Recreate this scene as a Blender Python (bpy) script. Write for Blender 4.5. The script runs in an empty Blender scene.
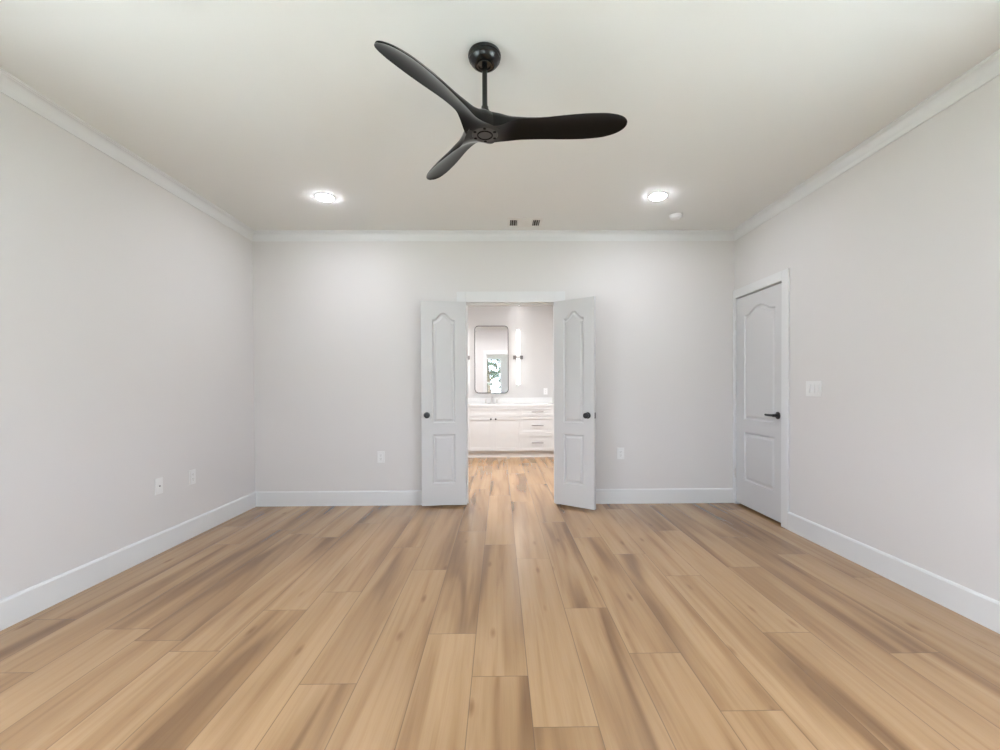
import bpy, bmesh, math, random
from mathutils import Vector, Matrix
random.seed(7)
S = bpy.context.scene
COL = S.collection
PI = math.pi

# ------------------------------------------------------------------ camera, world, exposure
H = 2.743                      # ceiling height
D = 4.488                      # back wall (room side)
XL, XR = -2.462, 2.378         # side walls
YF = -0.95                     # wall behind the camera
T = 0.115                      # wall thickness
BY0, BY1 = D + T, 8.06         # bathroom front / vanity wall
BXL, BXR = -1.25, 1.45         # bathroom side walls
BH = 2.655                     # bathroom ceiling

yaw, pitch, roll, f_px = -0.0119, -0.012, -0.0047, 445.0
cd = bpy.data.cameras.new('camera')
cam = bpy.data.objects.new('camera', cd)
COL.objects.link(cam)
cd.sensor_fit = 'HORIZONTAL'
cd.sensor_width = 36.0
cd.lens = f_px * 36.0 / 1000.0
cd.shift_x = -5.18 / 1000.0
cd.shift_y = 18.18 / 1000.0
cd.clip_start = 0.02
right0 = Vector((math.cos(yaw), math.sin(yaw), 0))
fwd0 = Vector((-math.sin(yaw), math.cos(yaw), 0))
up0 = Vector((0, 0, 1))
fwd = fwd0 * math.cos(pitch) + up0 * math.sin(pitch)
upp = up0 * math.cos(pitch) - fwd0 * math.sin(pitch)
cr, sr = math.cos(roll), math.sin(roll)
rgt = right0 * cr + upp * sr
upr = upp * cr - right0 * sr
M = Matrix((rgt, upr, -fwd)).transposed().to_4x4()
M.translation = Vector((0, 0, 1.1774))
cam.matrix_world = M
S.camera = cam

W = bpy.data.worlds.new('world')
S.world = W
W.use_nodes = True
bg = W.node_tree.nodes['Background']
bg.inputs['Color'].default_value = (0.85, 0.93, 1.12, 1)
bg.inputs['Strength'].default_value = 12.0

S.view_settings.view_transform = 'Standard'
S.view_settings.look = 'None'
S.view_settings.gamma = 1.0
S.view_settings.use_curve_mapping = False
S.view_settings.exposure = 0.0
S.cycles.use_denoising = True
S.cycles.max_bounces = 14
S.cycles.diffuse_bounces = 8
S.cycles.glossy_bounces = 6
S.cycles.transparent_max_bounces = 12
S.cycles.sample_clamp_indirect = 20.0

sl = bpy.data.lights.new('sun', 'SUN')      # high sun over the house: lights the lawn and trees, not the room
sl.energy = 48.0
sl.angle = math.radians(0.6)
sl.color = (1.0, 1.0, 1.0)
so = bpy.data.objects.new('sun', sl)
so.rotation_euler = (math.radians(-15), 0, 0)
COL.objects.link(so)

WZ0, WZ1 = 0.55, 2.32
# window openings: wall, start and end along that wall
WINDOWS = [('front', -0.72, 0.06), ('left', -0.50, 1.20), ('right', -0.50, 1.20)]  # left and right windows are unseen, added to bring in daylight
for side, a, b in WINDOWS:     # sky portals fitted to the window openings
    ld = bpy.data.lights.new('window_portal', 'AREA')
    ld.shape = 'RECTANGLE'
    ld.cycles.is_portal = True
    lo = bpy.data.objects.new('window_portal', ld)
    c, zc = (a + b) / 2, (WZ0 + WZ1) / 2
    if side == 'front':
        ld.size, ld.size_y = b - a, WZ1 - WZ0
        lo.location = (c, YF - T + 0.01, zc); lo.rotation_euler = (PI / 2, 0, 0)
    else:
        ld.size, ld.size_y = WZ1 - WZ0, b - a
        s = -1 if side == 'left' else 1
        lo.location = (XL - T + 0.01 if s < 0 else XR + T - 0.01, c, zc); lo.rotation_euler = (0, s * PI / 2, 0)
    COL.objects.link(lo)

CAN_POWER = 235.0               # radiance of the recessed lamps
BATH_FILL_POWER = 1250.0
TUBE_POWER = 4.2

# ------------------------------------------------------------------ materials
MATS = {}

def mat(name, col, rough=0.5, metal=0.0, spec=0.5, bump=0.0, bscale=200.0, var=0.0):
    m = bpy.data.materials.new(name)
    m.use_nodes = True
    nt = m.node_tree
    b = nt.nodes['Principled BSDF']
    b.inputs['Base Color'].default_value = (*col, 1)
    b.inputs['Roughness'].default_value = rough
    b.inputs['Metallic'].default_value = metal
    b.inputs['Specular IOR Level'].default_value = spec
    if bump or var:
        tc = nt.nodes.new('ShaderNodeTexCoord')
        nz = nt.nodes.new('ShaderNodeTexNoise')
        nz.inputs['Scale'].default_value = bscale
        nz.inputs['Detail'].default_value = 3
        nt.links.new(tc.outputs['Object'], nz.inputs['Vector'])
        if bump:
            bp = nt.nodes.new('ShaderNodeBump')
            bp.inputs['Strength'].default_value = bump
            bp.inputs['Distance'].default_value = 0.002
            nt.links.new(nz.outputs['Fac'], bp.inputs['Height'])
            nt.links.new(bp.outputs['Normal'], b.inputs['Normal'])
        if var:
            mx = nt.nodes.new('ShaderNodeMix')
            mx.data_type = 'RGBA'
            mx.inputs['A'].default_value = (*[c * (1 - var) for c in col], 1)
            mx.inputs['B'].default_value = (*[min(1, c * (1 + var)) for c in col], 1)
            nt.links.new(nz.outputs['Fac'], mx.inputs['Factor'])
            nt.links.new(mx.outputs['Result'], b.inputs['Base Color'])
    MATS[name] = m
    return m

wall_m = mat('wall_paint', (0.625, 0.603, 0.593), 0.75, bump=0.12, bscale=260)
ceil_m = mat('ceiling_paint', (0.73, 0.73, 0.71), 0.85, bump=0.12, bscale=220)
trim_m = mat('trim_white', (0.655, 0.655, 0.655), 0.38, bump=0.02, bscale=60)
door_m = mat('door_white', (0.555, 0.55, 0.55), 0.40, bump=0.05, bscale=300)
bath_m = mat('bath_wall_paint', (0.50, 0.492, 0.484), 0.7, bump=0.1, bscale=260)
black_m = mat('black_hardware', (0.012, 0.012, 0.013), 0.35)
fan_m = mat('fan_black', (0.0030, 0.0028, 0.0026), 0.36, spec=0.20, bump=0.03, bscale=90, var=0.15)
_b = fan_m.node_tree.nodes['Principled BSDF']
_b.inputs['Sheen Weight'].default_value = 0.55; _b.inputs['Sheen Roughness'].default_value = 0.27
fanmetal_m = mat('fan_metal', (0.005, 0.007, 0.007), 0.25)
fanmark_m = mat('fan_mark', (0.002, 0.002, 0.002), 0.6, spec=0.1)
fanplate_lit_m = mat('fan_plate_lit', (0.055, 0.051, 0.049), 0.45, spec=0.3, bump=0.02, bscale=90)  # lighter than the blades: light from the floor put into the colour
plate_m = mat('plate_white', (0.71, 0.705, 0.70), 0.35, bump=0.01)
slot_m = mat('slot_dark', (0.22, 0.21, 0.20), 0.6)
cab_m = mat('cabinet_white', (0.60, 0.597, 0.593), 0.42, bump=0.02, bscale=80)
counter_m = mat('quartz_white', (0.66, 0.66, 0.66), 0.25, var=0.03, bscale=12)
steel_m = mat('brushed_nickel', (0.60, 0.59, 0.58), 0.32, metal=1.0, bump=0.02, bscale=400)
pull_m = mat('pull_dark_nickel', (0.16, 0.15, 0.145), 0.35, metal=0.8)
mirror_m = mat('mirror_silver', (0.74, 0.75, 0.76), 0.02, metal=1.0, var=0.01, bscale=3)
vent_m = mat('vent_paint', (0.70, 0.68, 0.65), 0.5, bump=0.01)
duct_m = mat('duct_dark', (0.05, 0.045, 0.04), 0.8, var=0.2)
lawn_m = mat('lawn_green', (0.13, 0.17, 0.08), 0.9, var=0.35, bscale=6)
leaf_m = mat('leaf_green', (0.035, 0.055, 0.03), 0.6, var=0.5, bscale=3)
bark_m = mat('bark_brown', (0.14, 0.10, 0.07), 0.9, bump=0.6, bscale=20, var=0.3)
winframe_m = mat('window_vinyl', (0.78, 0.78, 0.77), 0.4, bump=0.01)
stucco_m = mat('toe_kick_paint', (0.62, 0.60, 0.58), 0.5, bump=0.02)

def emit_mat(name, col, strength):
    m = bpy.data.materials.new(name)
    m.use_nodes = True
    nt = m.node_tree
    nt.nodes.clear()
    out = nt.nodes.new('ShaderNodeOutputMaterial')
    em = nt.nodes.new('ShaderNodeEmission')
    em.inputs['Color'].default_value = (*col, 1)
    em.inputs['Strength'].default_value = strength
    nt.links.new(em.outputs[0], out.inputs['Surface'])
    return m

can_m = emit_mat('can_lens', (0.94, 0.96, 1.06), CAN_POWER)
bathdim_m = emit_mat('bath_dim_lens', (0.99, 0.99, 1.01), 22.0)
bathfill_m = emit_mat('bath_fill_lens', (0.99, 0.99, 1.01), BATH_FILL_POWER)
tube_m = emit_mat('sconce_tube', (1.0, 0.985, 0.97), TUBE_POWER)

def glass_mat():
    m = bpy.data.materials.new('window_glass')
    m.use_nodes = True
    nt = m.node_tree
    nt.nodes.clear()
    out = nt.nodes.new('ShaderNodeOutputMaterial')
    mix = nt.nodes.new('ShaderNodeMixShader')
    tr = nt.nodes.new('ShaderNodeBsdfTransparent')
    tr.inputs['Color'].default_value = (0.96, 0.98, 0.97, 1)
    gl = nt.nodes.new('ShaderNodeBsdfGlossy')
    gl.inputs['Roughness'].default_value = 0.02
    mix.inputs['Fac'].default_value = 0.06
    nt.links.new(tr.outputs[0], mix.inputs[1])
    nt.links.new(gl.outputs[0], mix.inputs[2])
    nt.links.new(mix.outputs[0], out.inputs['Surface'])
    return m
glass_m = glass_mat()

PLANK_W = 0.2286

def floor_mat():
    m = bpy.data.materials.new('oak_planks')
    m.use_nodes = True
    nt = m.node_tree
    N, L = nt.nodes, nt.links
    b = N['Principled BSDF']
    up = N.new('ShaderNodeUVMap'); up.uv_map = 'plank'
    uq = N.new('ShaderNodeUVMap'); uq.uv_map = 'plank_random'
    sp = N.new('ShaderNodeSeparateXYZ'); L.new(up.outputs[0], sp.inputs[0])
    sq = N.new('ShaderNodeSeparateXYZ'); L.new(uq.outputs[0], sq.inputs[0])

    def mth(op, a, c=None, clamp=False):
        n = N.new('ShaderNodeMath'); n.operation = op; n.use_clamp = clamp
        for i, v in enumerate((a, c)):
            if v is None: continue
            if isinstance(v, (int, float)): n.inputs[i].default_value = v
            else: L.new(v, n.inputs[i])
        return n.outputs[0]

    def comb(x, y, z):
        n = N.new('ShaderNodeCombineXYZ')
        for i, v in enumerate((x, y, z)):
            if isinstance(v, (int, float)): n.inputs[i].default_value = v
            else: L.new(v, n.inputs[i])
        return n.outputs[0]

    def noise(vec, detail=3, rough=0.5, dist=0.0):
        n = N.new('ShaderNodeTexNoise'); n.inputs['Scale'].default_value = 1.0
        n.inputs['Detail'].default_value = detail; n.inputs['Roughness'].default_value = rough
        n.inputs['Distortion'].default_value = dist
        L.new(vec, n.inputs['Vector']); return n.outputs['Fac']

    def ramp(fac, stops):
        n = N.new('ShaderNodeValToRGB')
        while len(n.color_ramp.elements) < len(stops): n.color_ramp.elements.new(0.5)
        for e, (p, c) in zip(n.color_ramp.elements, stops):
            e.position = p; e.color = (*c, 1)
        L.new(fac, n.inputs[0]); return n.outputs[0]

    def mixc(fac, a, c, mode='MIX'):
        n = N.new('ShaderNodeMix'); n.data_type = 'RGBA'; n.blend_type = mode
        for k, v in (('Factor', fac), ('A', a), ('B', c)):
            if isinstance(v, (int, float)): n.inputs[k].default_value = v
            elif isinstance(v, tuple): n.inputs[k].default_value = (*v, 1)
            else: L.new(v, n.inputs[k])
        return n.outputs['Result']

    u, v, r, ln = sp.outputs[0], sp.outputs[1], sq.outputs[0], sq.outputs[1]
    zr = mth('MULTIPLY', r, 71.0)
    ur = mth('ADD', u, mth('MULTIPLY', r, 9.0))
    # broad heart-wood bands running along the board
    broad = noise(comb(mth('MULTIPLY', ur, 6.5), mth('MULTIPLY', v, 0.50), zr), 2, 0.45, 0.6)
    mid = noise(comb(mth('MULTIPLY', ur, 17.0), mth('MULTIPLY', v, 0.9), zr), 3, 0.55, 0.5)
    fine = noise(comb(mth('MULTIPLY', ur, 230.0), mth('MULTIPLY', v, 5.0), zr), 3, 0.6)
    wv = N.new('ShaderNodeTexWave'); wv.wave_type = 'BANDS'; wv.bands_direction = 'X'
    wv.inputs['Scale'].default_value = 1.0; wv.inputs['Distortion'].default_value = 9.0
    wv.inputs['Detail'].default_value = 2.0; wv.inputs['Detail Scale'].default_value = 0.8
    L.new(comb(mth('MULTIPLY', ur, 7.0), mth('MULTIPLY', v, 0.55), zr), wv.inputs['Vector'])
    base = ramp(broad, [(0.30, FLOOR_DARK), (0.41, FLOOR_MID), (0.58, FLOOR_LIGHT)])
    midc = ramp(mid, [(0.30, (0.78, 0.73, 0.68)), (0.48, (1, 1, 1)), (0.75, (1.06, 1.06, 1.06))])
    c = mixc(0.85, base, midc, 'MULTIPLY')
    wavc = ramp(wv.outputs['Fac'], [(0.0, (0.90, 0.87, 0.84)), (0.35, (1, 1, 1)), (1.0, (1.03, 1.03, 1.03))])
    c = mixc(0.35, c, wavc, 'MULTIPLY')
    finec = ramp(fine, [(0.30, (0.88, 0.86, 0.84)), (0.52, (1, 1, 1)), (0.8, (1.04, 1.04, 1.04))])
    c = mixc(0.45, c, finec, 'MULTIPLY')
    # knots
    vo = N.new('ShaderNodeTexVoronoi'); vo.inputs['Scale'].default_value = 1.0
    L.new(comb(mth('MULTIPLY', ur, 7.0), mth('MULTIPLY', v, 2.0), zr), vo.inputs['Vector'])
    kn = ramp(vo.outputs['Distance'], [(0.03, (0.55, 0.45, 0.37)), (0.12, (1, 1, 1))])
    c = mixc(0.7, c, kn, 'MULTIPLY')
    # tone of each board
    tone = ramp(mth('FRACT', mth('MULTIPLY', r, 17.3)), [(0.0, (0.94, 0.93, 0.92)), (0.5, (1, 1, 1)), (1.0, (1.04, 1.045, 1.05))])
    c = mixc(1.0, c, tone, 'MULTIPLY')
    # seams
    eu = mth('MINIMUM', u, mth('SUBTRACT', PLANK_W, u))
    ev = mth('MINIMUM', v, mth('SUBTRACT', ln, v))
    e = mth('MINIMUM', eu, ev)
    seam = mth('SUBTRACT', 1.0, mth('DIVIDE', mth('SUBTRACT', e, 0.0009), 0.0011, True), True)
    c = mixc(mth('MULTIPLY', seam, 0.72), c, (0.10, 0.065, 0.04))
    L.new(c, b.inputs['Base Color'])
    b.inputs['Specular IOR Level'].default_value = 0.7
    b.inputs['Roughness'].default_value = 0.21
    bp = N.new('ShaderNodeBump'); bp.inputs['Strength'].default_value = 0.2; bp.inputs['Distance'].default_value = 0.001
    L.new(mth('MULTIPLY', seam, -1.0), bp.inputs['Height'])
    L.new(bp.outputs[0], b.inputs['Normal'])
    return m
FLOOR_DARK = (0.192, 0.104, 0.046)
FLOOR_MID = (0.297, 0.174, 0.082)
FLOOR_LIGHT = (0.385, 0.238, 0.120)
floor_m = floor_mat()

# ------------------------------------------------------------------ mesh helpers
class MB:
    def __init__(s): s.v = []; s.f = []
    def add(s, vs, fs):
        o = len(s.v); s.v += [tuple(p) for p in vs]; s.f += [tuple(i + o for i in f) for f in fs]; return s
    def box(s, a, b, bev=0.0):
        bm = bmesh.new()
        bmesh.ops.create_cube(bm, size=1)
        for q in bm.verts:
            q.co = Vector([(a[i] + b[i]) / 2 + q.co[i] * (b[i] - a[i]) for i in range(3)])
        if bev: bmesh.ops.bevel(bm, geom=bm.edges[:], offset=bev, segments=2, affect='EDGES', profile=0.5)
        s.frombm(bm); return s
    def frombm(s, bm):
        bm.verts.index_update()
        s.add([q.co[:] for q in bm.verts], [[q.index for q in f.verts] for f in bm.faces]); bm.free(); return s
    def lathe(s, prof, seg=32, axis='Z', at=(0, 0, 0)):
        # prof: (radius, height) pairs; axis Z up, or Y (height along -Y)
        n = len(prof); vs = []; fs = []
        for (r, h) in prof:
            for k in range(seg):
                t = 2 * PI * k / seg
                x, y = r * math.cos(t), r * math.sin(t)
                if axis == 'Z': p = (x, y, h)
                elif axis == 'Y': p = (x, -h, y)
                else: p = (h, x, y)
                vs.append((p[0] + at[0], p[1] + at[1], p[2] + at[2]))
        for i in range(n - 1):
            for k in range(seg):
                k2 = (k + 1) % seg
                fs.append((i * seg + k, i * seg + k2, (i + 1) * seg + k2, (i + 1) * seg + k))
        fs.append(tuple(range(seg - 1, -1, -1))); fs.append(tuple((n - 1) * seg + k for k in range(seg)))
        return s.add(vs, fs)
    def tube(s, pts, r, seg=12):
        pts = [Vector(p) for p in pts]; rs = r if isinstance(r, (list, tuple)) else [r] * len(pts)
        vs = []; fs = []; prev = None
        for i, p in enumerate(pts):
            t = (pts[min(i + 1, len(pts) - 1)] - pts[max(i - 1, 0)]).normalized()
            if prev is None:
                a = Vector((0, 0, 1)) if abs(t.z) < 0.9 else Vector((1, 0, 0))
                nn = t.cross(a).normalized()
            else:
                nn = (prev - t * prev.dot(t)).normalized()
            prev = nn; bb = t.cross(nn)
            for k in range(seg):
                q = 2 * PI * k / seg
                vs.append(p + (nn * math.cos(q) + bb * math.sin(q)) * rs[i])
        for i in range(len(pts) - 1):
            for k in range(seg):
                k2 = (k + 1) % seg
                fs.append((i * seg + k, i * seg + k2, (i + 1) * seg + k2, (i + 1) * seg + k))
        fs.append(tuple(range(seg - 1, -1, -1))); fs.append(tuple((len(pts) - 1) * seg + k for k in range(seg)))
        return s.add(vs, fs)
    def torus(s, R, r, at=(0, 0, 0), axis='Z', seg=40, sub=10):
        vs = []; fs = []
        for i in range(seg):
            a = 2 * PI * i / seg
            for j in range(sub):
                b = 2 * PI * j / sub
                q = (R + r * math.cos(b))
                x, y, z = q * math.cos(a), q * math.sin(a), r * math.sin(b)
                p = (x, y, z) if axis == 'Z' else (x, -z, y)
                vs.append((p[0] + at[0], p[1] + at[1], p[2] + at[2]))
        for i in range(seg):
            for j in range(sub):
                i2, j2 = (i + 1) % seg, (j + 1) % sub
                fs.append((i * sub + j, i2 * sub + j, i2 * sub + j2, i * sub + j2))
        return s.add(vs, fs)
    def sweep(s, prof, a, b, out, updir=(0, 0, 1), cap=True, miter=(0, 0)):
        # prof: (out, up) points; swept from a to b; miter: +1 lengthens the run by 'out', -1 shortens
        a, b, out, updir = Vector(a), Vector(b), Vector(out), Vector(updir)
        t = (b - a).normalized(); n = len(prof)
        vs = [a + out * o + updir * u - t * (o * miter[0]) for o, u in prof] + [b + out * o + updir * u + t * (o * miter[1]) for o, u in prof]
        fs = [(i, (i + 1) % n, n + (i + 1) % n, n + i) for i in range(n)]
        if cap: fs += [tuple(range(n - 1, -1, -1)), tuple(range(n, 2 * n))]
        return s.add(vs, fs)
    def build(s, name, m, parent=None, smooth=False, loc=None):
        me = bpy.data.meshes.new(name)
        me.from_pydata(s.v, [], s.f); me.update()
        bm = bmesh.new(); bm.from_mesh(me)
        bmesh.ops.recalc_face_normals(bm, faces=bm.faces[:])
        bm.to_mesh(me); bm.free()
        me.materials.append(m)
        if smooth:
            for p in me.polygons: p.use_smooth = True
            try: me.set_sharp_from_angle(angle=math.radians(38))
            except Exception: pass
        o = bpy.data.objects.new(name, me)
        COL.objects.link(o)
        if parent: o.parent = parent
        if loc: o.location = loc
        return o

def tag(o, label, cat, group=None, kind=None):
    o['label'] = label; o['category'] = cat
    if group: o['group'] = group
    if kind: o['kind'] = kind
    return o

def thing(name, label, cat, loc=(0, 0, 0), rz=0.0, group=None, kind=None):
    o = bpy.data.objects.new(name, None); COL.objects.link(o)
    o.empty_display_size = 0.1
    o.location = loc; o.rotation_euler = (0, 0, rz)
    return tag(o, label, cat, group, kind)

def dup(o, parent=None):
    c = o.copy(); COL.objects.link(c)
    if parent: c.parent = parent
    for ch in list(o.children): dup(ch, c)
    return c

# ------------------------------------------------------------------ room shell
def wall_cells(xs, zs, solid, y0, y1, axis='X'):
    """solid wall between y0 and y1 built from a grid; solid(i, j) says which cells are filled"""
    nx, nz = len(xs) - 1, len(zs) - 1
    mb = MB(); idx = {}
    def P(i, j, k):
        key = (i, j, k)
        if key not in idx:
            p = (xs[i], (y0, y1)[k], zs[j])
            if axis == 'Y': p = (p[1], p[0], p[2])
            idx[key] = len(mb.v); mb.v.append(p)
        return idx[key]
    ok = lambda i, j: 0 <= i < nx and 0 <= j < nz and solid(i, j)
    for i in range(nx):
        for j in range(nz):
            if not solid(i, j): continue
            for k in (0, 1): mb.f.append((P(i, j, k), P(i + 1, j, k), P(i + 1, j + 1, k), P(i, j + 1, k)))
            if not ok(i - 1, j): mb.f.append((P(i, j, 0), P(i, j, 1), P(i, j + 1, 1), P(i, j + 1, 0)))
            if not ok(i + 1, j): mb.f.append((P(i + 1, j, 0), P(i + 1, j, 1), P(i + 1, j + 1, 1), P(i + 1, j + 1, 0)))
            if not ok(i, j - 1): mb.f.append((P(i, j, 0), P(i, j, 1), P(i + 1, j, 1), P(i + 1, j, 0)))
            if not ok(i, j + 1): mb.f.append((P(i, j + 1, 0), P(i, j + 1, 1), P(i + 1, j + 1, 1), P(i + 1, j + 1, 0)))
    return mb

OX0, OX1, OZ = -0.342, 0.567, 2.041        # double doorway in the back wall
o = wall_cells([XL - T, OX0, OX1, XR + T], [0, OZ, H], lambda i, j: not (i == 1 and j == 0), D, D + T).build('wall_back', wall_m)
tag(o, 'pale greige back wall with the double doorway in it', 'wall', kind='structure')

WF, WL_, WR_ = WINDOWS
hole = lambda i, j: not (j == 1 and i == 1)
o = wall_cells([XL - T, WF[1], WF[2], XR + T], [0, WZ0, WZ1, H], hole, YF - T, YF).build('wall_front', wall_m)
tag(o, 'greige wall with one window behind the camera', 'wall', kind='structure')

o = wall_cells([YF, WL_[1], WL_[2], D], [0, WZ0, WZ1, H], hole, XL - T, XL, axis='Y').build('wall_left', wall_m)
tag(o, 'plain pale greige left wall with two outlet plates', 'wall', kind='structure')
DY0, DY1, DZ = 3.705, 4.449, 2.066           # door in the right wall
o = wall_cells([YF, WR_[1], WR_[2], DY0, DY1, D], [0, WZ0, DZ, WZ1, H], lambda i, j: not (i == 3 and j < 2) and not (i == 1 and j in (1, 2)), XR, XR + T, axis='Y').build('wall_right', wall_m)
tag(o, 'pale greige right wall with a closed white door', 'wall', kind='structure')

o = MB().box((XR + T, DY0 - 0.2, 0), (XR + T + 0.05, DY1 + 0.2, H)).build('wall_light_stop', wall_m)  # unseen slab added to stop light leaking under the door
tag(o, 'unseen wall added behind the closed right-hand door to stop a light leak', 'wall', kind='structure')
o = MB().box((XL - T, YF - T, H), (XR + T, D + T, H + 0.1)).build('ceiling', ceil_m)
tag(o, 'smooth off-white bedroom ceiling above the fan', 'ceiling', kind='structure')
o = MB().box((BXL - T, BY0, BH), (BXR + T, BY1 + T, BH + 0.088)).build('ceiling_bathroom', ceil_m)
tag(o, 'white bathroom ceiling beyond the doorway', 'ceiling', kind='structure')
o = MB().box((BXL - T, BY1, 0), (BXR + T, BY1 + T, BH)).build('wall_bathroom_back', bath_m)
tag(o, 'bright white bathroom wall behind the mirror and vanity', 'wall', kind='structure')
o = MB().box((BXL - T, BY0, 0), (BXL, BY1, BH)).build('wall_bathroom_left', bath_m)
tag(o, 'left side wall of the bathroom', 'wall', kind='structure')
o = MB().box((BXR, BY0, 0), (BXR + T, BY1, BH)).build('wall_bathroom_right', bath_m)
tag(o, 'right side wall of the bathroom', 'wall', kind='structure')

# floor: one surface of boards, 9 x 60 inch, running away from the camera
def build_floor():
    x_first = -0.1195
    y0, y1 = YF, BY1
    Lp = 1.524
    known = {0: 1.803, 1: 1.527, 2: 2.357, 3: 1.949, 4: 1.593, -1: 2.122, -2: 2.875, -3: 1.768, -8: 2.197, -5: 2.369, -4: 1.05, 5: 2.75, 6: 2.1, 7: 1.35}
    vs, fs, uv1, uv2 = [], [], [], []
    i0 = math.floor((XL - x_first) / PLANK_W); i1 = math.ceil((XR + T - x_first) / PLANK_W)
    for i in range(i0, i1):
        xa, xb = x_first + i * PLANK_W, x_first + (i + 1) * PLANK_W
        ca, cb = max(xa, XL), min(xb, XR + T)
        if cb - ca < 1e-4: continue
        j = known.get(i, random.uniform(0, Lp))
        s = j - math.ceil((j - y0) / Lp) * Lp
        while s < y1:
            a, b = max(s, y0), min(s + Lp, y1)
            if b - a > 1e-4:
                r = random.random(); n = len(vs)
                for (x, y) in ((ca, a), (cb, a), (cb, b), (ca, b)):
                    vs.append((x, y, 0.0)); uv1.append((x - xa, y - s)); uv2.append((r, Lp))
                fs.append((n, n + 1, n + 2, n + 3))
            s += Lp
    me = bpy.data.meshes.new('floor')
    me.from_pydata(vs, [], fs); me.update()
    l1 = me.uv_layers.new(name='plank'); l2 = me.uv_layers.new(name='plank_random')
    for lp in me.loops:
        l1.data[lp.index].uv = uv1[lp.vertex_index]; l2.data[lp.index].uv = uv2[lp.vertex_index]
    me.materials.append(floor_m)
    o = bpy.data.objects.new('floor', me); COL.objects.link(o)
    return o
tag(build_floor(), 'light oak plank floor running into the bathroom', 'floor', kind='structure')

# ------------------------------------------------------------------ trim
BBH, BBT = 0.147, 0.015
bb_prof = [(0, 0), (BBT, 0), (BBT, BBH - 0.012), (0.010, BBH - 0.003), (0.006, BBH), (0, BBH)]
CAS_X0, CAS_X1, CAS_Z = -0.428, 0.660, 2.143
def baseboard(name, a, b, out, label, miter=(0, 0)):
    o = MB().sweep(bb_prof, a, b, out, miter=miter).build(name, trim_m)
    tag(o, label, 'baseboard', kind='structure')
baseboard('baseboard_left', (XL, YF, 0), (XL, D, 0), (1, 0, 0), 'white baseboard along the left wall', (-1, -1))
baseboard('baseboard_back', (XL, D, 0), (CAS_X0, D, 0), (0, -1, 0), 'white baseboard left of the double doorway', (-1, 0))
baseboard('baseboard_back.001', (CAS_X1, D, 0), (XR - 0.001, D, 0), (0, -1, 0), 'white baseboard right of the double doorway', (0, 0))
baseboard('baseboard_right', (XR, YF, 0), (XR, 3.622, 0), (-1, 0, 0), 'white baseboard along the right wall, ending at the door casing', (-1, 0))
baseboard('baseboard_front', (XL, YF, 0), (XR, YF, 0), (0, 1, 0), 'white baseboard under the windows behind the camera', (-1, -1))

c_h, c_p = 0.092, 0.046
crown_prof = [(0, 0), (0, -c_h), (0.007, -c_h), (0.009, -c_h + 0.010), (0.012, -c_h + 0.022)]
for k in range(1, 7):
    t = k / 6
    crown_prof.append((0.012 + (c_p - 0.020) * (1 - math.cos(t * PI / 2)) , -c_h + 0.022 + (c_h - 0.038) * math.sin(t * PI / 2)))
crown_prof += [(c_p - 0.006, -0.012), (c_p, -0.010), (c_p, 0)]
def crown(name, a, b, out, label):
    o = MB().sweep(crown_prof, a, b, out, miter=(-1, -1)).build(name, trim_m)
    tag(o, label, 'crown moulding', kind='structure')
crown('trim_1', (XL, YF, H), (XL, D, H), (1, 0, 0), 'white crown moulding above the left wall')
crown('trim_2', (XL, D, H), (XR, D, H), (0, -1, 0), 'white crown moulding above the back wall')
crown('trim_3', (XR, YF, H), (XR, D, H), (-1, 0, 0), 'white crown moulding above the right wall')
crown('trim_4', (XL, YF, H), (XR, YF, H), (0, 1, 0), 'white crown moulding above the windows behind the camera')

# casing + jamb of the double doorway (both faces of the wall)
mb = MB()
for (yA, yB) in ((D - 0.016, D), (D + T, D + T + 0.016)):
    mb.box((CAS_X0, yA, 0), (OX0 + 0.006, yB, CAS_Z), 0.003)
    mb.box((OX1 - 0.006, yA, 0), (CAS_X1, yB, CAS_Z), 0.003)
    mb.box((OX0 + 0.006, yA, OZ - 0.006), (OX1 - 0.006, yB, CAS_Z), 0.003)
mb.box((OX0, D, 0), (OX0 + 0.004, D + T, OZ))
mb.box((OX1 - 0.004, D, 0), (OX1, D + T, OZ))
mb.box((OX0 + 0.004, D, OZ - 0.004), (OX1 - 0.004, D + T, OZ))
mb.box((OX0 + 0.004, D + 0.045, 0), (OX0 + 0.014, D + 0.080, OZ - 0.004))
mb.box((OX1 - 0.014, D + 0.045, 0), (OX1 - 0.004, D + 0.080, OZ - 0.004))
mb.box((OX0 + 0.014, D + 0.045, OZ - 0.016), (OX1 - 0.014, D + 0.080, OZ - 0.004))
tag(mb.build('trim_5', trim_m), 'white casing around the open double doorway', 'door casing', kind='structure')

# casing + jamb of the right wall door
mb = MB()
xa, xb = XR - 0.016, XR
mb.box((xa, 3.622, 0), (xb, DY0 + 0.004, 2.147), 0.003)
mb.box((xa, DY1 - 0.002, 0), (xb, D - 0.002, 2.147), 0.003)
mb.box((xa, DY0 + 0.004, DZ - 0.002), (xb, DY1 - 0.002, 2.147), 0.003)
mb.box((XR, DY0, 0), (XR + T, DY0 + 0.004, DZ)); mb.box((XR, DY1 - 0.004, 0), (XR + T, DY1, DZ))
mb.box((XR, DY0 + 0.004, DZ - 0.004), (XR + T, DY1 - 0.004, DZ))
mb.box((XR + 0.045, DY0 + 0.004, 0), (XR + 0.055, DY0 + 0.016, DZ - 0.004))
mb.box((XR + 0.045, DY1 - 0.016, 0), (XR + 0.055, DY1 - 0.004, DZ - 0.004))
mb.box((XR + 0.045, DY0 + 0.016, DZ - 0.016), (XR + 0.055, DY1 - 0.016, DZ - 0.004))
tag(mb.build('trim_6', trim_m), 'white casing around the closed door in the right wall', 'door casing', kind='structure')

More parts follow.
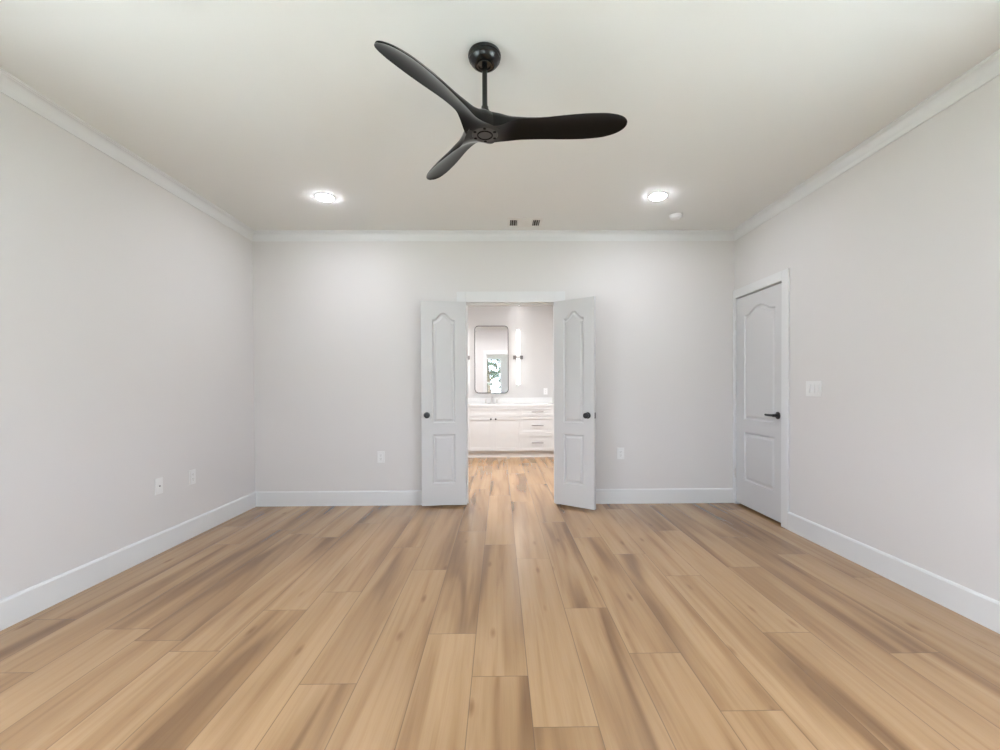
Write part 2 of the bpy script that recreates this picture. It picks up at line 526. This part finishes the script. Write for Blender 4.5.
# ------------------------------------------------------------------ moulded two-panel doors
def panel_outline(x0, x1, z0, zs, zp=None, n=24):
    pts = [(x0, z0), (x1, z0)]
    if zp is None:
        return pts + [(x1, zs), (x0, zs)]
    for k in range(n + 1):
        u = 1 - k / n
        s = 1 - abs(2 * u - 1)
        s = min(1, max(0, (s - 0.12) / 0.80))
        z = zs + (zp - zs) * (0.5 - 0.5 * math.cos(PI * s))
        pts.append((x0 + (x1 - x0) * u, z))
    return pts

def inset(pts, d):
    n = len(pts); out = []
    for i in range(n):
        p, a, b = Vector(pts[i]), Vector(pts[i - 1]), Vector(pts[(i + 1) % n])
        e1, e2 = (p - a), (b - p)
        n1 = Vector((-e1.y, e1.x)).normalized(); n2 = Vector((-e2.y, e2.x)).normalized()
        m = (n1 + n2); m = m.normalized() if m.length > 1e-6 else n1
        k = 1 / max(0.5, m.dot(n1))
        out.append(tuple(p + m * d * k))
    return out

def door_leaf(w, z0, z1, th, panels):
    """slab from x=0..w, y=0 (front) .. th (back), moulded panels on both faces"""
    bm = bmesh.new()
    rings = [(0.0, 0.0), (0.004, 0.005), (0.010, 0.0125), (0.020, 0.0125), (0.036, 0.004), (0.041, 0.003)]
    for side in (0, 1):
        Y = (lambda d: d) if side == 0 else (lambda d: th - d)
        rect = [bm.verts.new((x, Y(0), z)) for x, z in ((0, z0), (w, z0), (w, z1), (0, z1))]
        edges = [bm.edges.new((rect[i], rect[(i + 1) % 4])) for i in range(4)]
        if side == 0: r0 = rect
        else: r1 = rect
        for pts in panels:
            prev = None
            for (d, dep) in rings:
                q = inset(pts, d) if d else pts
                vs = [bm.verts.new((x, Y(dep), z)) for x, z in q]
                n = len(vs)
                if prev is None:
                    edges += [bm.edges.new((vs[i], vs[(i + 1) % n])) for i in range(n)]
                else:
                    for i in range(n): bm.faces.new((prev[i], prev[(i + 1) % n], vs[(i + 1) % n], vs[i]))
                prev = vs
            bm.faces.new(prev)
        bmesh.ops.triangle_fill(bm, use_beauty=True, use_dissolve=False, edges=edges)
    for i in range(4):
        bm.faces.new((r0[i], r0[(i + 1) % 4], r1[(i + 1) % 4], r1[i]))
    return MB().frombm(bm)

def knob_set(root, x, z, yf, yb):
    for (y, s) in ((yf, 1), (yb, -1)):
        pr = [(0.0, 0.0), (0.031, 0.0), (0.031, 0.005), (0.024, 0.009), (0.0125, 0.011), (0.0115, 0.026), (0.019, 0.030),
              (0.0265, 0.037), (0.028, 0.044), (0.025, 0.052), (0.014, 0.056), (0.0, 0.0565)]
        pr = [(max(r, 0.0005), h * s) for r, h in pr]
        MB().lathe(pr, 28, 'Y', (x, y, z)).build('door_knob', black_m, root, smooth=True)

def hinge(root, x, y, z, m, hh=0.045):
    MB().lathe([(0.0065, -hh), (0.0065, hh)], 12, 'Z', (x, y, z)).lathe([(0.004, hh), (0.0075, hh + 0.003), (0.002, hh + 0.008)], 12, 'Z', (x, y, z)).build('hinge', m, root, smooth=True)

LW = 0.433
def double_leaf(name, px, rz, mirror, label):
    # local frame: pivot at origin, closed leaf extends along +x (or -x when mirrored), thickness along +y
    r = thing(name, label, 'door', (px, D - 0.024, 0), rz, kind='structure')
    pans = [panel_outline(0.105, LW - 0.108, 0.835, 1.850, 1.916), panel_outline(0.105, LW - 0.108, 0.235, 0.722)]
    mb = door_leaf(LW, 0.022, 2.032, 0.035, pans)
    sgn = -1 if mirror else 1
    mb.v = [(x * sgn, y + 0.006, z) for x, y, z in mb.v]
    # leaf: a mesh of its own under the door's empty
    mb.build('door_leaf', door_m, r)
    kx = (LW - (0.052 if not mirror else 0.066)) * sgn
    knob_set(r, kx, 0.912, 0.006, 0.041)
    MB().box((LW * sgn - 0.001 if sgn > 0 else -LW - 0.0015, 0.013, 0.884), (LW + 0.0015 if sgn > 0 else -LW + 0.001, 0.034, 0.940)).build('latch_plate', black_m, r)
    for z in (0.25, 1.05, 1.80): hinge(r, 0, 0, z, steel_m)
    return r
# the photograph looks at the bathroom faces of both leaves, swung out into the bedroom
double_leaf('door_1', -0.346, math.radians(-171.5), False, 'left white two-panel leaf of the double door, swung back flat against the wall')
double_leaf('door_2', 0.565, math.radians(143), True, 'right white two-panel leaf of the double door, standing ajar from the wall')

# closed door in the right wall: local x along the wall away from the corner, front = -y, turned to face -X
r = thing('door_3', 'closed white two-panel door with black lever in the right wall', 'door', (XR - 0.002, DY1 - 0.006, 0), math.radians(-90), kind='structure')
DW = DY1 - DY0 - 0.012
pans = [panel_outline(0.140, DW - 0.105, 0.860, 1.868, 1.934), panel_outline(0.140, DW - 0.105, 0.268, 0.738)]
door_leaf(DW, 0.022, 2.050, 0.035, pans).build('door_leaf', door_m, r)
lx, lz = DW - 0.060, 0.930
rs = MB().lathe([(0.0005, 0), (0.032, 0), (0.032, 0.006), (0.027, 0.010), (0.013, 0.011), (0.012, 0.048), (0.010, 0.052), (0.0005, 0.0525)], 28, 'Y', (lx, 0, lz)).build('lever_rose', black_m, r, smooth=True)
MB().tube([(lx + 0.008, -0.044, lz), (lx - 0.02, -0.045, lz), (lx - 0.07, -0.046, lz), (lx - 0.108, -0.045, lz + 0.001)], [0.010, 0.0105, 0.0095, 0.009], 14).build('lever', black_m, r, smooth=True)
for z in (0.31, 1.05, 1.787): hinge(r, -0.001, -0.009, z, steel_m, 0.045)

# ------------------------------------------------------------------ ceiling fan
FX, FY = -0.0640, 2.100
fan = thing('ceiling_fan', 'matte black three-blade propeller ceiling fan hanging from a downrod', 'ceiling fan', (FX, FY, H))
prof = [(0.066, 0.0), (0.0735, -0.004), (0.0765, -0.012), (0.0760, -0.020), (0.0735, -0.0215), (0.0730, -0.025), (0.0725, -0.034), (0.0695, -0.036), (0.066, -0.044),
        (0.057, -0.054), (0.046, -0.060), (0.044, -0.056), (0.038, -0.056), (0.036, -0.062), (0.029, -0.062), (0.027, -0.057), (0.018, -0.057)]
MB().lathe(prof, 48).build('canopy', fanmetal_m, fan, smooth=True)
MB().lathe([(0.012, -0.050), (0.012, -0.270)], 24).build('downrod', fanmetal_m, fan, smooth=True)
MB().lathe([(0.0125, -0.248), (0.0160, -0.250), (0.0170, -0.262), (0.0215, -0.268), (0.0225, -0.282), (0.026, -0.292)], 28).build('coupling', fanmetal_m, fan, smooth=True)
ZT, ZB = -0.282, -0.379       # hub top / underside relative to the ceiling
MB().lathe([(0.020, ZT), (0.032, ZT - 0.004), (0.043, ZT - 0.014), (0.047, ZT - 0.040), (0.047, ZB + 0.004)], 48).build('motor_housing', fan_m, fan, smooth=True)

R_TIP = 0.655
def lerp_tab(tab, r):
    # cubic interpolation through the table's points
    n = len(tab)
    def slope(k):
        if k == 0 or k == n - 1: return 0.0
        d0 = (tab[k][1] - tab[k - 1][1]) / (tab[k][0] - tab[k - 1][0])
        d1 = (tab[k + 1][1] - tab[k][1]) / (tab[k + 1][0] - tab[k][0])
        return 0.0 if d0 * d1 <= 0 else 2 * d0 * d1 / (d0 + d1)
    for k in range(n - 1):
        (a, va), (b, vb) = tab[k], tab[k + 1]
        if r <= b:
            h = b - a; t = (r - a) / h
            m0, m1 = slope(k) * h, slope(k + 1) * h
            if k == n - 2: m1 = (vb - va) * 2
            return (2*t**3 - 3*t**2 + 1) * va + (t**3 - 2*t**2 + t) * m0 + (-2*t**3 + 3*t**2) * vb + (t**3 - t**2) * m1
    return tab[-1][1]
chord_t = [(0.0, 0.165), (0.06, 0.142), (0.11, 0.118), (0.17, 0.106), (0.26, 0.110), (0.38, 0.130), (0.47, 0.138), (0.54, 0.134), (0.60, 0.110), (0.63, 0.082), (0.645, 0.055), (0.652, 0.032), (R_TIP, 0.012)]
twist_t = [(0.0, 0.0), (0.050, 0.0), (0.17, 26.0), (0.24, 24.0), (0.40, 20.0), (R_TIP, 17.0)]
thick_t = [(0.0, 0.080), (0.06, 0.074), (0.13, 0.042), (0.19, 0.027), (0.30, 0.017), (0.50, 0.012), (R_TIP, 0.006)]
sweep_t = [(0.0, 0.0), (0.10, 0.0), (0.25, 0.008), (0.45, 0.004), (R_TIP, -0.012)]
lift_t = [(0.0, 0.0), (0.05, 0.0), (0.17, 0.020), (0.25, 0.022), (R_TIP, 0.025)]
def blade_mesh():
    rs = [0.0, 0.02, 0.04, 0.055, 0.07, 0.085, 0.10, 0.115, 0.13, 0.15, 0.17, 0.20, 0.23, 0.26, 0.30, 0.34, 0.38, 0.42, 0.46, 0.50, 0.53, 0.56, 0.585, 0.605, 0.62, 0.632, 0.641, 0.648, 0.653, R_TIP]
    n = 12; vs = []; fs = []
    for r in rs:
        c = lerp_tab(chord_t, r); a = math.radians(lerp_tab(twist_t, r)); th = lerp_tab(thick_t, r)
        sw = lerp_tab(sweep_t, r); lf = lerp_tab(lift_t, r)
        blend = min(1, max(0, (r - 0.06) / 0.14))
        ring = []
        for k in range(n + 1):                 # underside, from -chord/2 to +chord/2 (concave outboard)
            s = -0.5 + k / n
            ring.append((s * c, 0.012 * blend * (1 - 4 * s * s) * c / 0.14))
        for k in range(n, -1, -1):             # top side
            s = -0.5 + k / n
            prof = max(0.0, 1 - (2 * s) ** 4) ** 0.5
            ring.append((s * c * 0.995, (0.55 - 0.3 * blend) * th + (0.45 + 0.3 * blend) * th * prof + 0.012 * blend * (1 - 4 * s * s) * c / 0.14))
        for (y, z) in ring:
            y2, z2 = y * math.cos(a) + z * math.sin(a), -y * math.sin(a) + z * math.cos(a)
            vs.append((r, y2 + sw, ZB + lf + z2))
    m = 2 * (n + 1)
    for i in range(len(rs) - 1):
        for k in range(m):
            fs.append((i * m + k, i * m + (k + 1) % m, (i + 1) * m + (k + 1) % m, (i + 1) * m + k))
    fs.append(tuple(range(m))); fs.append(tuple((len(rs) - 1) * m + k for k in range(m)))
    return MB().add(vs, fs)
b0 = blade_mesh().build('blade', fan_m, fan, smooth=True)
sway = Matrix.Translation((0, 0, ZB)) @ Matrix.Rotation(math.radians(2.6), 4, 'X') @ Matrix.Translation((0, 0, -ZB))
b0.matrix_basis = sway @ Matrix.Rotation(math.radians(-3.5), 4, 'Z')
for a in (121.5, 238.5):
    b = b0.copy(); COL.objects.link(b); b.parent = fan
    b.matrix_basis = sway @ Matrix.Rotation(math.radians(a), 4, 'Z')
# flat round underside plate
vs = []; fs = []; n = 72
for z, k in ((ZB - 0.003, 0.97), (ZB - 0.001, 1.0), (ZB + 0.010, 1.0)):
    for q in range(n):
        t = 2 * PI * q / n
        R = 0.061
        vs.append((R * k * math.cos(t), R * k * math.sin(t), z))
for i in range(2):
    fs += [(i * n + q, i * n + (q + 1) % n, (i + 1) * n + (q + 1) % n, (i + 1) * n + q) for q in range(n)]
fs += [tuple(range(n)), tuple(range(2 * n, 3 * n))]
hubp = MB().add(vs, fs).build('hub_plate', fanplate_lit_m, fan, smooth=True)
MB().lathe([(0.0005, ZB - 0.0045), (0.029, ZB - 0.0045), (0.031, ZB - 0.002)], 40).build('hub_cap', fanplate_lit_m, hubp, smooth=True)
MB().torus(0.034, 0.0034, (0, 0, ZB - 0.0032)).build('cap_ring', fanmark_m, hubp, smooth=True)
for k in range(6):
    a = math.radians(30 + 60 * k)
    MB().lathe([(0.0075, ZB + 0.001), (0.0075, ZB - 0.0042), (0.0045, ZB - 0.0055)], 14, 'Z', (0.0525 * math.cos(a), 0.0525 * math.sin(a), 0)).build('screw', fanmark_m, hubp)

# ------------------------------------------------------------------ ceiling fixtures
def recessed(x, y, z, label, lens_m, group, rad=0.068):
    r = thing('recessed_light', label, 'recessed light', (x, y, z), 0, group)
    MB().lathe([(rad + 0.012, 0.0), (rad + 0.012, -0.003), (rad + 0.006, -0.006), (rad - 0.002, -0.006), (rad - 0.002, 0.0)], 40).build('trim_ring', plate_m, r, smooth=True)
    MB().lathe([(rad - 0.002, -0.004), (rad - 0.004, -0.008), (rad * 0.85, -0.0125), (rad * 0.45, -0.016), (0.001, -0.017)], 40).build('lens', lens_m, r, smooth=True)
    return r
g = 'recessed lights in the bedroom ceiling'
recessed(-1.421, 3.671, H, 'round recessed ceiling light left of the fan, near the left wall', can_m, g)
recessed(1.303, 3.649, H, 'round recessed ceiling light right of the fan, beside the smoke detector', can_m, g)
recessed(-1.421, 0.45, H, 'unseen round recessed light added above the camera, on the left', can_m, g)  # this and the next: unseen lamps added to brighten the near room
recessed(1.303, 0.45, H, 'unseen round recessed light added above the camera, on the right', can_m, g)
g = 'recessed lights in the bathroom ceiling'
recessed(0.345, 7.84, BH, 'recessed bathroom light just under the top of the doorway, above the sconce', bathdim_m, g, 0.07)
recessed(-0.70, 5.9, BH, 'unseen recessed fill light added left of the bathroom doorway', bathfill_m, g, 0.07)  # this and the next: unseen lamps added to fill the bathroom with light
recessed(0.90, 5.9, BH, 'unseen recessed fill light added right of the bathroom doorway', bathfill_m, g, 0.07)

# air register
vr = thing('vent_register', 'white three-way ceiling vent register near the back wall', 'vent', (0.243, 4.235, H))
vw, vd = 0.165, 0.105
mb = MB()
mb.box((-vw, -vd, -0.006), (vw, -vd + 0.03, 0), 0.002); mb.box((-vw, vd - 0.03, -0.006), (vw, vd, 0), 0.002)
mb.box((-vw, -vd + 0.03, -0.006), (-vw + 0.025, vd - 0.03, 0), 0.002); mb.box((vw - 0.025, -vd + 0.03, -0.006), (vw, vd - 0.03, 0), 0.002)
mb.box((-0.074, -vd + 0.03, -0.006), (-0.068, vd - 0.03, 0)); mb.box((0.068, -vd + 0.03, -0.006), (0.074, vd - 0.03, 0))
mb.build('frame', vent_m, vr)
MB().box((-vw + 0.02, -vd + 0.025, -0.0012), (vw - 0.02, vd - 0.025, -0.0002)).build('duct_opening', duct_m, vr)
mb = MB()
for k in range(7):
    y = -vd + 0.034 + k * 0.0215
    mb.add([(-0.066, y, -0.0015), (0.066, y, -0.0015), (0.066, y + 0.020, -0.0085), (-0.066, y + 0.020, -0.0085),
            (-0.066, y, -0.0003), (0.066, y, -0.0003), (0.066, y + 0.020, -0.0073), (-0.066, y + 0.020, -0.0073)],
           [(0, 1, 2, 3), (7, 6, 5, 4), (0, 4, 5, 1), (1, 5, 6, 2), (2, 6, 7, 3), (3, 7, 4, 0)])
mb.build('center_louvers', vent_m, vr)
for s in (-1, 1):
    mb = MB()
    for k in range(3):
        x = s * (0.085 + k * 0.021)
        mb.box((x - 0.0012, -vd + 0.03, -0.007), (x + 0.0012, vd - 0.03, -0.001))
    mb.build('side_louvers', vent_m, vr)

sd = thing('smoke_detector', 'small round white smoke detector on the ceiling by the right light', 'smoke detector', (1.615, 4.06, H))
MB().lathe([(0.060, 0), (0.060, -0.008), (0.056, -0.010)], 36).build('base_plate', plate_m, sd, smooth=True)
MB().lathe([(0.053, -0.010), (0.052, -0.013), (0.054, -0.015), (0.051, -0.026), (0.038, -0.033), (0.001, -0.035)], 36).build('housing', plate_m, sd, smooth=True)
MB().lathe([(0.010, -0.0325), (0.009, -0.0365), (0.001, -0.037)], 18, 'Z', (0.018, -0.012, 0)).build('test_button', plate_m, sd, smooth=True)

# ------------------------------------------------------------------ outlets and switch (local: front = -y, plate centre at origin)
def plate_mesh(w, h):
    return MB().box((-w / 2, -0.006, -h / 2), (w / 2, 0, h / 2), 0.0025)
def outlet(loc, rz, label, kind='duplex', group='outlet plates on the walls'):
    r = thing('wall_outlet', label, 'outlet', loc, rz, group)
    plate_mesh(0.072, 0.116).build('cover_plate', plate_m, r)
    if kind == 'duplex':
        MB().box((-0.017, -0.009, -0.034), (0.017, -0.005, 0.034), 0.0015).build('receptacle', plate_m, r)
        for z in (-0.018, 0.018):
            mb = MB()
            mb.box((-0.0075, -0.0093, z - 0.001), (-0.0050, -0.0088, z + 0.009)); mb.box((0.0050, -0.0093, z - 0.001), (0.0075, -0.0088, z + 0.008))
            mb.lathe([(0.0028, 0.0088), (0.0028, 0.0093)], 10, 'Y', (0, 0, z - 0.008))
            mb.build('socket_slots', slot_m, r)
    else:
        MB().box((-0.017, -0.0075, -0.034), (0.017, -0.005, 0.034), 0.001).build('insert', plate_m, r)
        MB().lathe([(0.0055, 0.0070), (0.0055, 0.0125), (0.0040, 0.0130)], 12, 'Y', (0, 0, 0.0)).build('jack', slot_m, r)
    for z in (-0.048, 0.048):
        MB().lathe([(0.003, 0.0055), (0.003, 0.0068), (0.0012, 0.0072)], 10, 'Y', (0, 0, z)).build('screw', plate_m, r)
    return r
outlet((XL, 3.227, 0.482), math.radians(90), 'white jack plate on the left wall, nearer the camera', 'jack')
outlet((XL, 3.576, 0.478), math.radians(90), 'white power outlet on the left wall, nearer the corner')
outlet((-1.200, D, 0.487), 0, 'white power outlet on the back wall, left of the double doors')
outlet((1.219, D, 0.507), 0, 'white power outlet on the back wall, right of the double doors')
outlet((0.827, BY1, 1.110), 0, 'white outlet on the bathroom wall above the counter')

sw = thing('light_switch', 'white triple light switch plate beside the right wall door', 'light switch', (XR, 3.341, 1.160), math.radians(-90))
plate_mesh(0.165, 0.116).build('cover_plate', plate_m, sw)
for k in (-1, 0, 1):
    x = k * 0.046
    rk = MB().box((x - 0.0165, -0.0085, -0.0335), (x + 0.0165, -0.005, 0.0335), 0.001)
    rk.add([(x - 0.0145, -0.0085, -0.031), (x + 0.0145, -0.0085, -0.031), (x + 0.0145, -0.0085, 0.031), (x - 0.0145, -0.0085, 0.031),
            (x - 0.0145, -0.0135, -0.031), (x + 0.0145, -0.0135, -0.031), (x + 0.0145, -0.0090, 0.031), (x - 0.0145, -0.0090, 0.031)],
           [(0, 1, 2, 3), (4, 5, 6, 7), (0, 1, 5, 4), (1, 2, 6, 5), (2, 3, 7, 6), (3, 0, 4, 7)])
    rk.build('rocker', plate_m, sw)
    for z in (-0.048, 0.048):
        MB().lathe([(0.003, 0.0055), (0.003, 0.0068), (0.0012, 0.0072)], 10, 'Y', (x, 0, z)).build('screw', plate_m, sw)

# ------------------------------------------------------------------ bathroom vanity (local: front face y=0, x as in the room)
VY = 7.500                                   # cabinet front
VX0, VX1 = -1.17, 0.935
XA, XM, XB = -0.560, -0.113, 0.328           # left door edge, door meeting line, drawers start
CZ = 0.860                                   # top of the cabinet box
van = thing('vanity_cabinet', 'white shaker vanity cabinet with two doors and drawers in the bathroom', 'vanity', (0, VY, 0))
MB().box((VX0, 0.004, 0.108), (VX1, BY1 - VY - 0.001, CZ)).build('carcass', cab_m, van)
MB().box((VX0 + 0.02, 0.028, 0.0), (VX1 - 0.02, 0.043, 0.108)).build('toe_kick', stucco_m, van)
def shaker(x0, x1, z0, z1, rail=0.055):
    g2 = 0.0022
    x0 += g2; x1 -= g2; z0 += g2; z1 -= g2
    mb = MB(); t0, t1 = -0.018, 0.004
    mb.box((x0, t0, z0), (x0 + rail, t1, z1), 0.0012); mb.box((x1 - rail, t0, z0), (x1, t1, z1), 0.0012)
    mb.box((x0 + rail, t0, z0), (x1 - rail, t1, z0 + rail), 0.0012); mb.box((x0 + rail, t0, z1 - rail), (x1 - rail, t1, z1), 0.0012)
    mb.box((x0 + rail, t0 + 0.012, z0 + rail), (x1 - rail, t1, z1 - rail))
    return mb
def pull(root, x, z, L=0.20):
    mb = MB().tube([(x - L / 2, -0.046, z), (x + L / 2, -0.046, z)], 0.0075, 12)
    for s in (-1, 1): mb.tube([(x + s * L * 0.38, -0.016, z), (x + s * L * 0.38, -0.044, z)], 0.0045, 10)
    mb.build('pull_handle', pull_m, root, smooth=True)
ZD = 0.693
for (a, b, kx) in ((XA, XM, XM - 0.040), (XM, XB, XM + 0.040)):
    d = shaker(a, b, 0.112, ZD).build('cabinet_door', cab_m, van)
    MB().lathe([(0.006, 0.016), (0.006, 0.030), (0.014, 0.034), (0.016, 0.041), (0.012, 0.046), (0.001, 0.047)], 20, 'Y', (kx, 0, ZD - 0.040)).build('door_knob', black_m, d, smooth=True)
    shaker(a, b, ZD, CZ - 0.004, 0.045).build('false_drawer_front', cab_m, van)
for (a, b) in ((XB, VX1 - 0.003), (VX0 + 0.003, XA)):
    for (z0, z1) in ((0.693, CZ - 0.004), (0.402, 0.693), (0.112, 0.402)):
        d = shaker(a, b, z0, z1, 0.045).build('drawer', cab_m, van)
        pull(d, (a + b) / 2, (z0 + z1) / 2 + (0.0 if z1 > 0.8 else -0.005))
ct = thing('countertop', 'white quartz countertop on the bathroom vanity', 'countertop', (0, VY, CZ))
MB().box((VX0 - 0.012, -0.028, 0.0), (VX1 + 0.012, BY1 - VY - 0.001, 0.040), 0.002).build('slab', counter_m, ct)
bs = MB().box((VX0 - 0.012, -0.021, 0.0), (VX1 + 0.012, -0.001, 0.100), 0.002).build('backsplash', counter_m, loc=(0, BY1, CZ + 0.0405))
tag(bs, 'low white quartz backsplash along the bathroom wall behind the faucet', 'backsplash')
# faucet
fz = CZ + 0.040
fc = thing('faucet', 'brushed nickel widespread faucet with two handles on the bathroom counter', 'faucet', (-0.152, BY1 - 0.100, fz))
arc = [(0, 0, 0.0), (0, 0, 0.10), (0, 0, 0.16)]
for k in range(1, 11):
    t = PI * k / 10
    arc.append((0, -0.055 + 0.055 * math.cos(t), 0.16 + 0.055 * math.sin(t)))
arc.append((0, -0.110, 0.125))
MB().lathe([(0.026, 0), (0.026, 0.006), (0.018, 0.012), (0.0135, 0.03)], 24).tube(arc, 0.0115, 14).build('spout', steel_m, fc, smooth=True)
for s in (-1, 1):
    MB().lathe([(0.025, 0), (0.025, 0.006), (0.017, 0.012), (0.014, 0.060), (0.016, 0.075), (0.012, 0.082)], 24, 'Z', (s * 0.1, 0, 0)).tube([(s * 0.1, 0, 0.070), (s * 0.13, -0.01, 0.078), (s * 0.165, -0.02, 0.084)], [0.007, 0.006, 0.005], 10).build('tap_handle', steel_m, fc, smooth=True)

# mirror with rounded corners
def rrect(w, h, r, n=8):
    pts = []
    for (cx, cz, a0) in ((w / 2 - r, -h / 2 + r, -90), (w / 2 - r, h / 2 - r, 0), (-w / 2 + r, h / 2 - r, 90), (-w / 2 + r, -h / 2 + r, 180)):
        for k in range(n + 1):
            a = math.radians(a0 + 90 * k / n); pts.append((cx + r * math.cos(a), cz + r * math.sin(a)))
    return pts
MW, MH = 0.610, 1.215
mr = thing('wall_mirror', 'tall rounded mirror in a thin black frame above the bathroom vanity', 'mirror', (-0.148, BY1, 1.690))
oa, ia = rrect(MW, MH, 0.07), rrect(MW - 0.018, MH - 0.018, 0.062)
n = len(oa); vs = []; fs = []
for pts, y in ((oa, 0.0), (oa, -0.024), (ia, -0.024), (ia, -0.010)): vs += [(x, y, z) for x, z in pts]
for i in range(3):
    for k in range(n): fs.append((i * n + k, i * n + (k + 1) % n, (i + 1) * n + (k + 1) % n, (i + 1) * n + k))
MB().add(vs, fs).build('mirror_frame', black_m, mr)
vs = [(x, -0.013, z) for x, z in ia] + [(x, -0.004, z) for x, z in ia]
fs = [tuple(range(n)), tuple(range(2 * n - 1, n - 1, -1))] + [(k, (k + 1) % n, n + (k + 1) % n, n + k) for k in range(n)]
MB().add(vs, fs).build('mirror_glass', mirror_m, mr)

def sconce(x, label):
    r = thing('wall_sconce', label, 'sconce', (x, BY1, 1.725), 0, 'tube sconces beside the mirror')
    MB().box((-0.088, -0.022, -0.034), (0.088, 0, 0.034), 0.003).build('backplate', pull_m, r)
    MB().lathe([(0.014, 0.022), (0.014, 0.050)], 16, 'Y').build('arm', steel_m, r, smooth=True)
    MB().lathe([(0.034, -0.022), (0.037, -0.018), (0.037, 0.018), (0.034, 0.022)], 28, 'Z', (0, -0.083, 0)).build('collar', steel_m, r, smooth=True)
    for s in (-1, 1):
        MB().lathe([(0.028, s * 0.022), (0.030, s * 0.030), (0.030, s * 0.475), (0.026, s * 0.490), (0.001, s * 0.495)], 28, 'Z', (0, -0.083, 0)).build('glass_tube', tube_m, r, smooth=True)
    return r
sconce(0.331, 'white glass tube sconce to the right of the bathroom mirror')
sconce(-0.627, 'white glass tube sconce to the left of the bathroom mirror, half behind the doorway')

# ------------------------------------------------------------------ window behind the camera, added side windows and the garden
for i, (side, a, b) in enumerate(WINDOWS):
    c = (a + b) / 2
    loc, rz = {'front': ((c, YF - 0.06, WZ0), 0), 'left': ((XL - 0.06, c, WZ0), -PI / 2), 'right': ((XR + 0.06, c, WZ0), PI / 2)}[side]
    w = thing('window_%d' % (i + 1), {'front': 'window behind the camera seen in the bathroom mirror', 'left': 'unseen wide window added in the left wall for daylight', 'right': 'unseen wide window added in the right wall for daylight'}[side],
              'window', loc, rz, kind='structure')
    hw, hh = (b - a) / 2, WZ1 - WZ0
    mb = MB()
    mb.box((-hw, -0.03, 0), (hw, 0.03, 0.045), 0.002); mb.box((-hw, -0.03, hh - 0.045), (hw, 0.03, hh), 0.002)
    mb.box((-hw, -0.03, 0.045), (-hw + 0.045, 0.03, hh - 0.045), 0.002); mb.box((hw - 0.045, -0.03, 0.045), (hw, 0.03, hh - 0.045), 0.002)
    mb.box((-hw + 0.045, -0.025, hh * 0.47 - 0.022), (hw - 0.045, 0.025, hh * 0.47 + 0.022), 0.002)
    mb.build('window_frame', winframe_m, w)
    MB().box((-hw + 0.04, -0.003, 0.04), (hw - 0.04, 0.003, hh - 0.04)).build('window_pane', glass_m, w)
    MB().box((-hw - 0.04, 0.055, -0.03), (hw + 0.04, 0.10, 0.0), 0.004).build('window_sill', trim_m, w)

o = MB().box((-40, -40, -0.35), (40, 30, -0.15)).build('ground', lawn_m)
tag(o, 'green lawn around the house', 'ground', kind='structure')
mb = MB()  # pale paving added as a reflector, bouncing sunlight in through the windows
mb.box((XL - T - 4.5, -5.2, -0.149), (XR + T + 4.5, YF - T - 0.01, -0.06))
mb.box((XL - T - 4.5, YF - T - 0.01, -0.149), (XL - T - 0.01, 4.0, -0.06))
mb.box((XR + T + 0.06, YF - T - 0.01, -0.149), (XR + T + 4.5, 4.0, -0.06))
tag(mb.build('ground_bounce_patio', mat('bounce_patio_concrete', (0.48, 0.515, 0.505), 0.8, bump=0.2, bscale=30, var=0.08)), 'pale concrete patio added outside the windows to bounce light in', 'patio', kind='structure')
def tree(x, y, h, rad, label):
    r = thing('garden_tree', label, 'tree', (x, y, -0.15), 0, 'trees outside the windows')
    pts = [(0, 0, 0), (0.05, 0.02, h * 0.25), (-0.03, 0.05, h * 0.5), (0.02, 0, h * 0.8)]
    mb = MB().tube(pts, [0.16, 0.13, 0.10, 0.04], 10)
    for k in range(5):
        a = 2 * PI * k / 5 + x
        mb.tube([(0, 0.02, h * (0.35 + 0.08 * k)), (rad * 0.5 * math.cos(a), rad * 0.5 * math.sin(a), h * (0.5 + 0.08 * k))], [0.06, 0.02], 8)
    mb.build('trunk', bark_m, r, smooth=True)
    mb = MB()
    for k in range(900):
        t = Vector((random.gauss(0, 1), random.gauss(0, 1), random.gauss(0, 1))).normalized() * (random.random() ** 0.4)
        c = Vector((t.x * rad, t.y * rad, h * 0.62 + t.z * h * 0.40))
        q = Matrix.Rotation(random.uniform(0, 6.28), 3, 'Z') @ Matrix.Rotation(random.uniform(0, 3.1), 3, 'X')
        s = random.uniform(0.09, 0.20)
        mb.add([c + q @ Vector(p) * s for p in ((-1, 0, 0), (0, -0.5, 0.1), (1, 0, 0), (0, 0.5, 0.1))], [(0, 1, 2, 3)])
    mb.build('foliage', leaf_m, r)
tree(-0.6, -6.5, 4.6, 1.5, 'leafy garden tree seen in the bathroom mirror')
tree(1.6, -9.0, 5.2, 1.9, 'leafy garden tree farther back, at the right in the mirror')
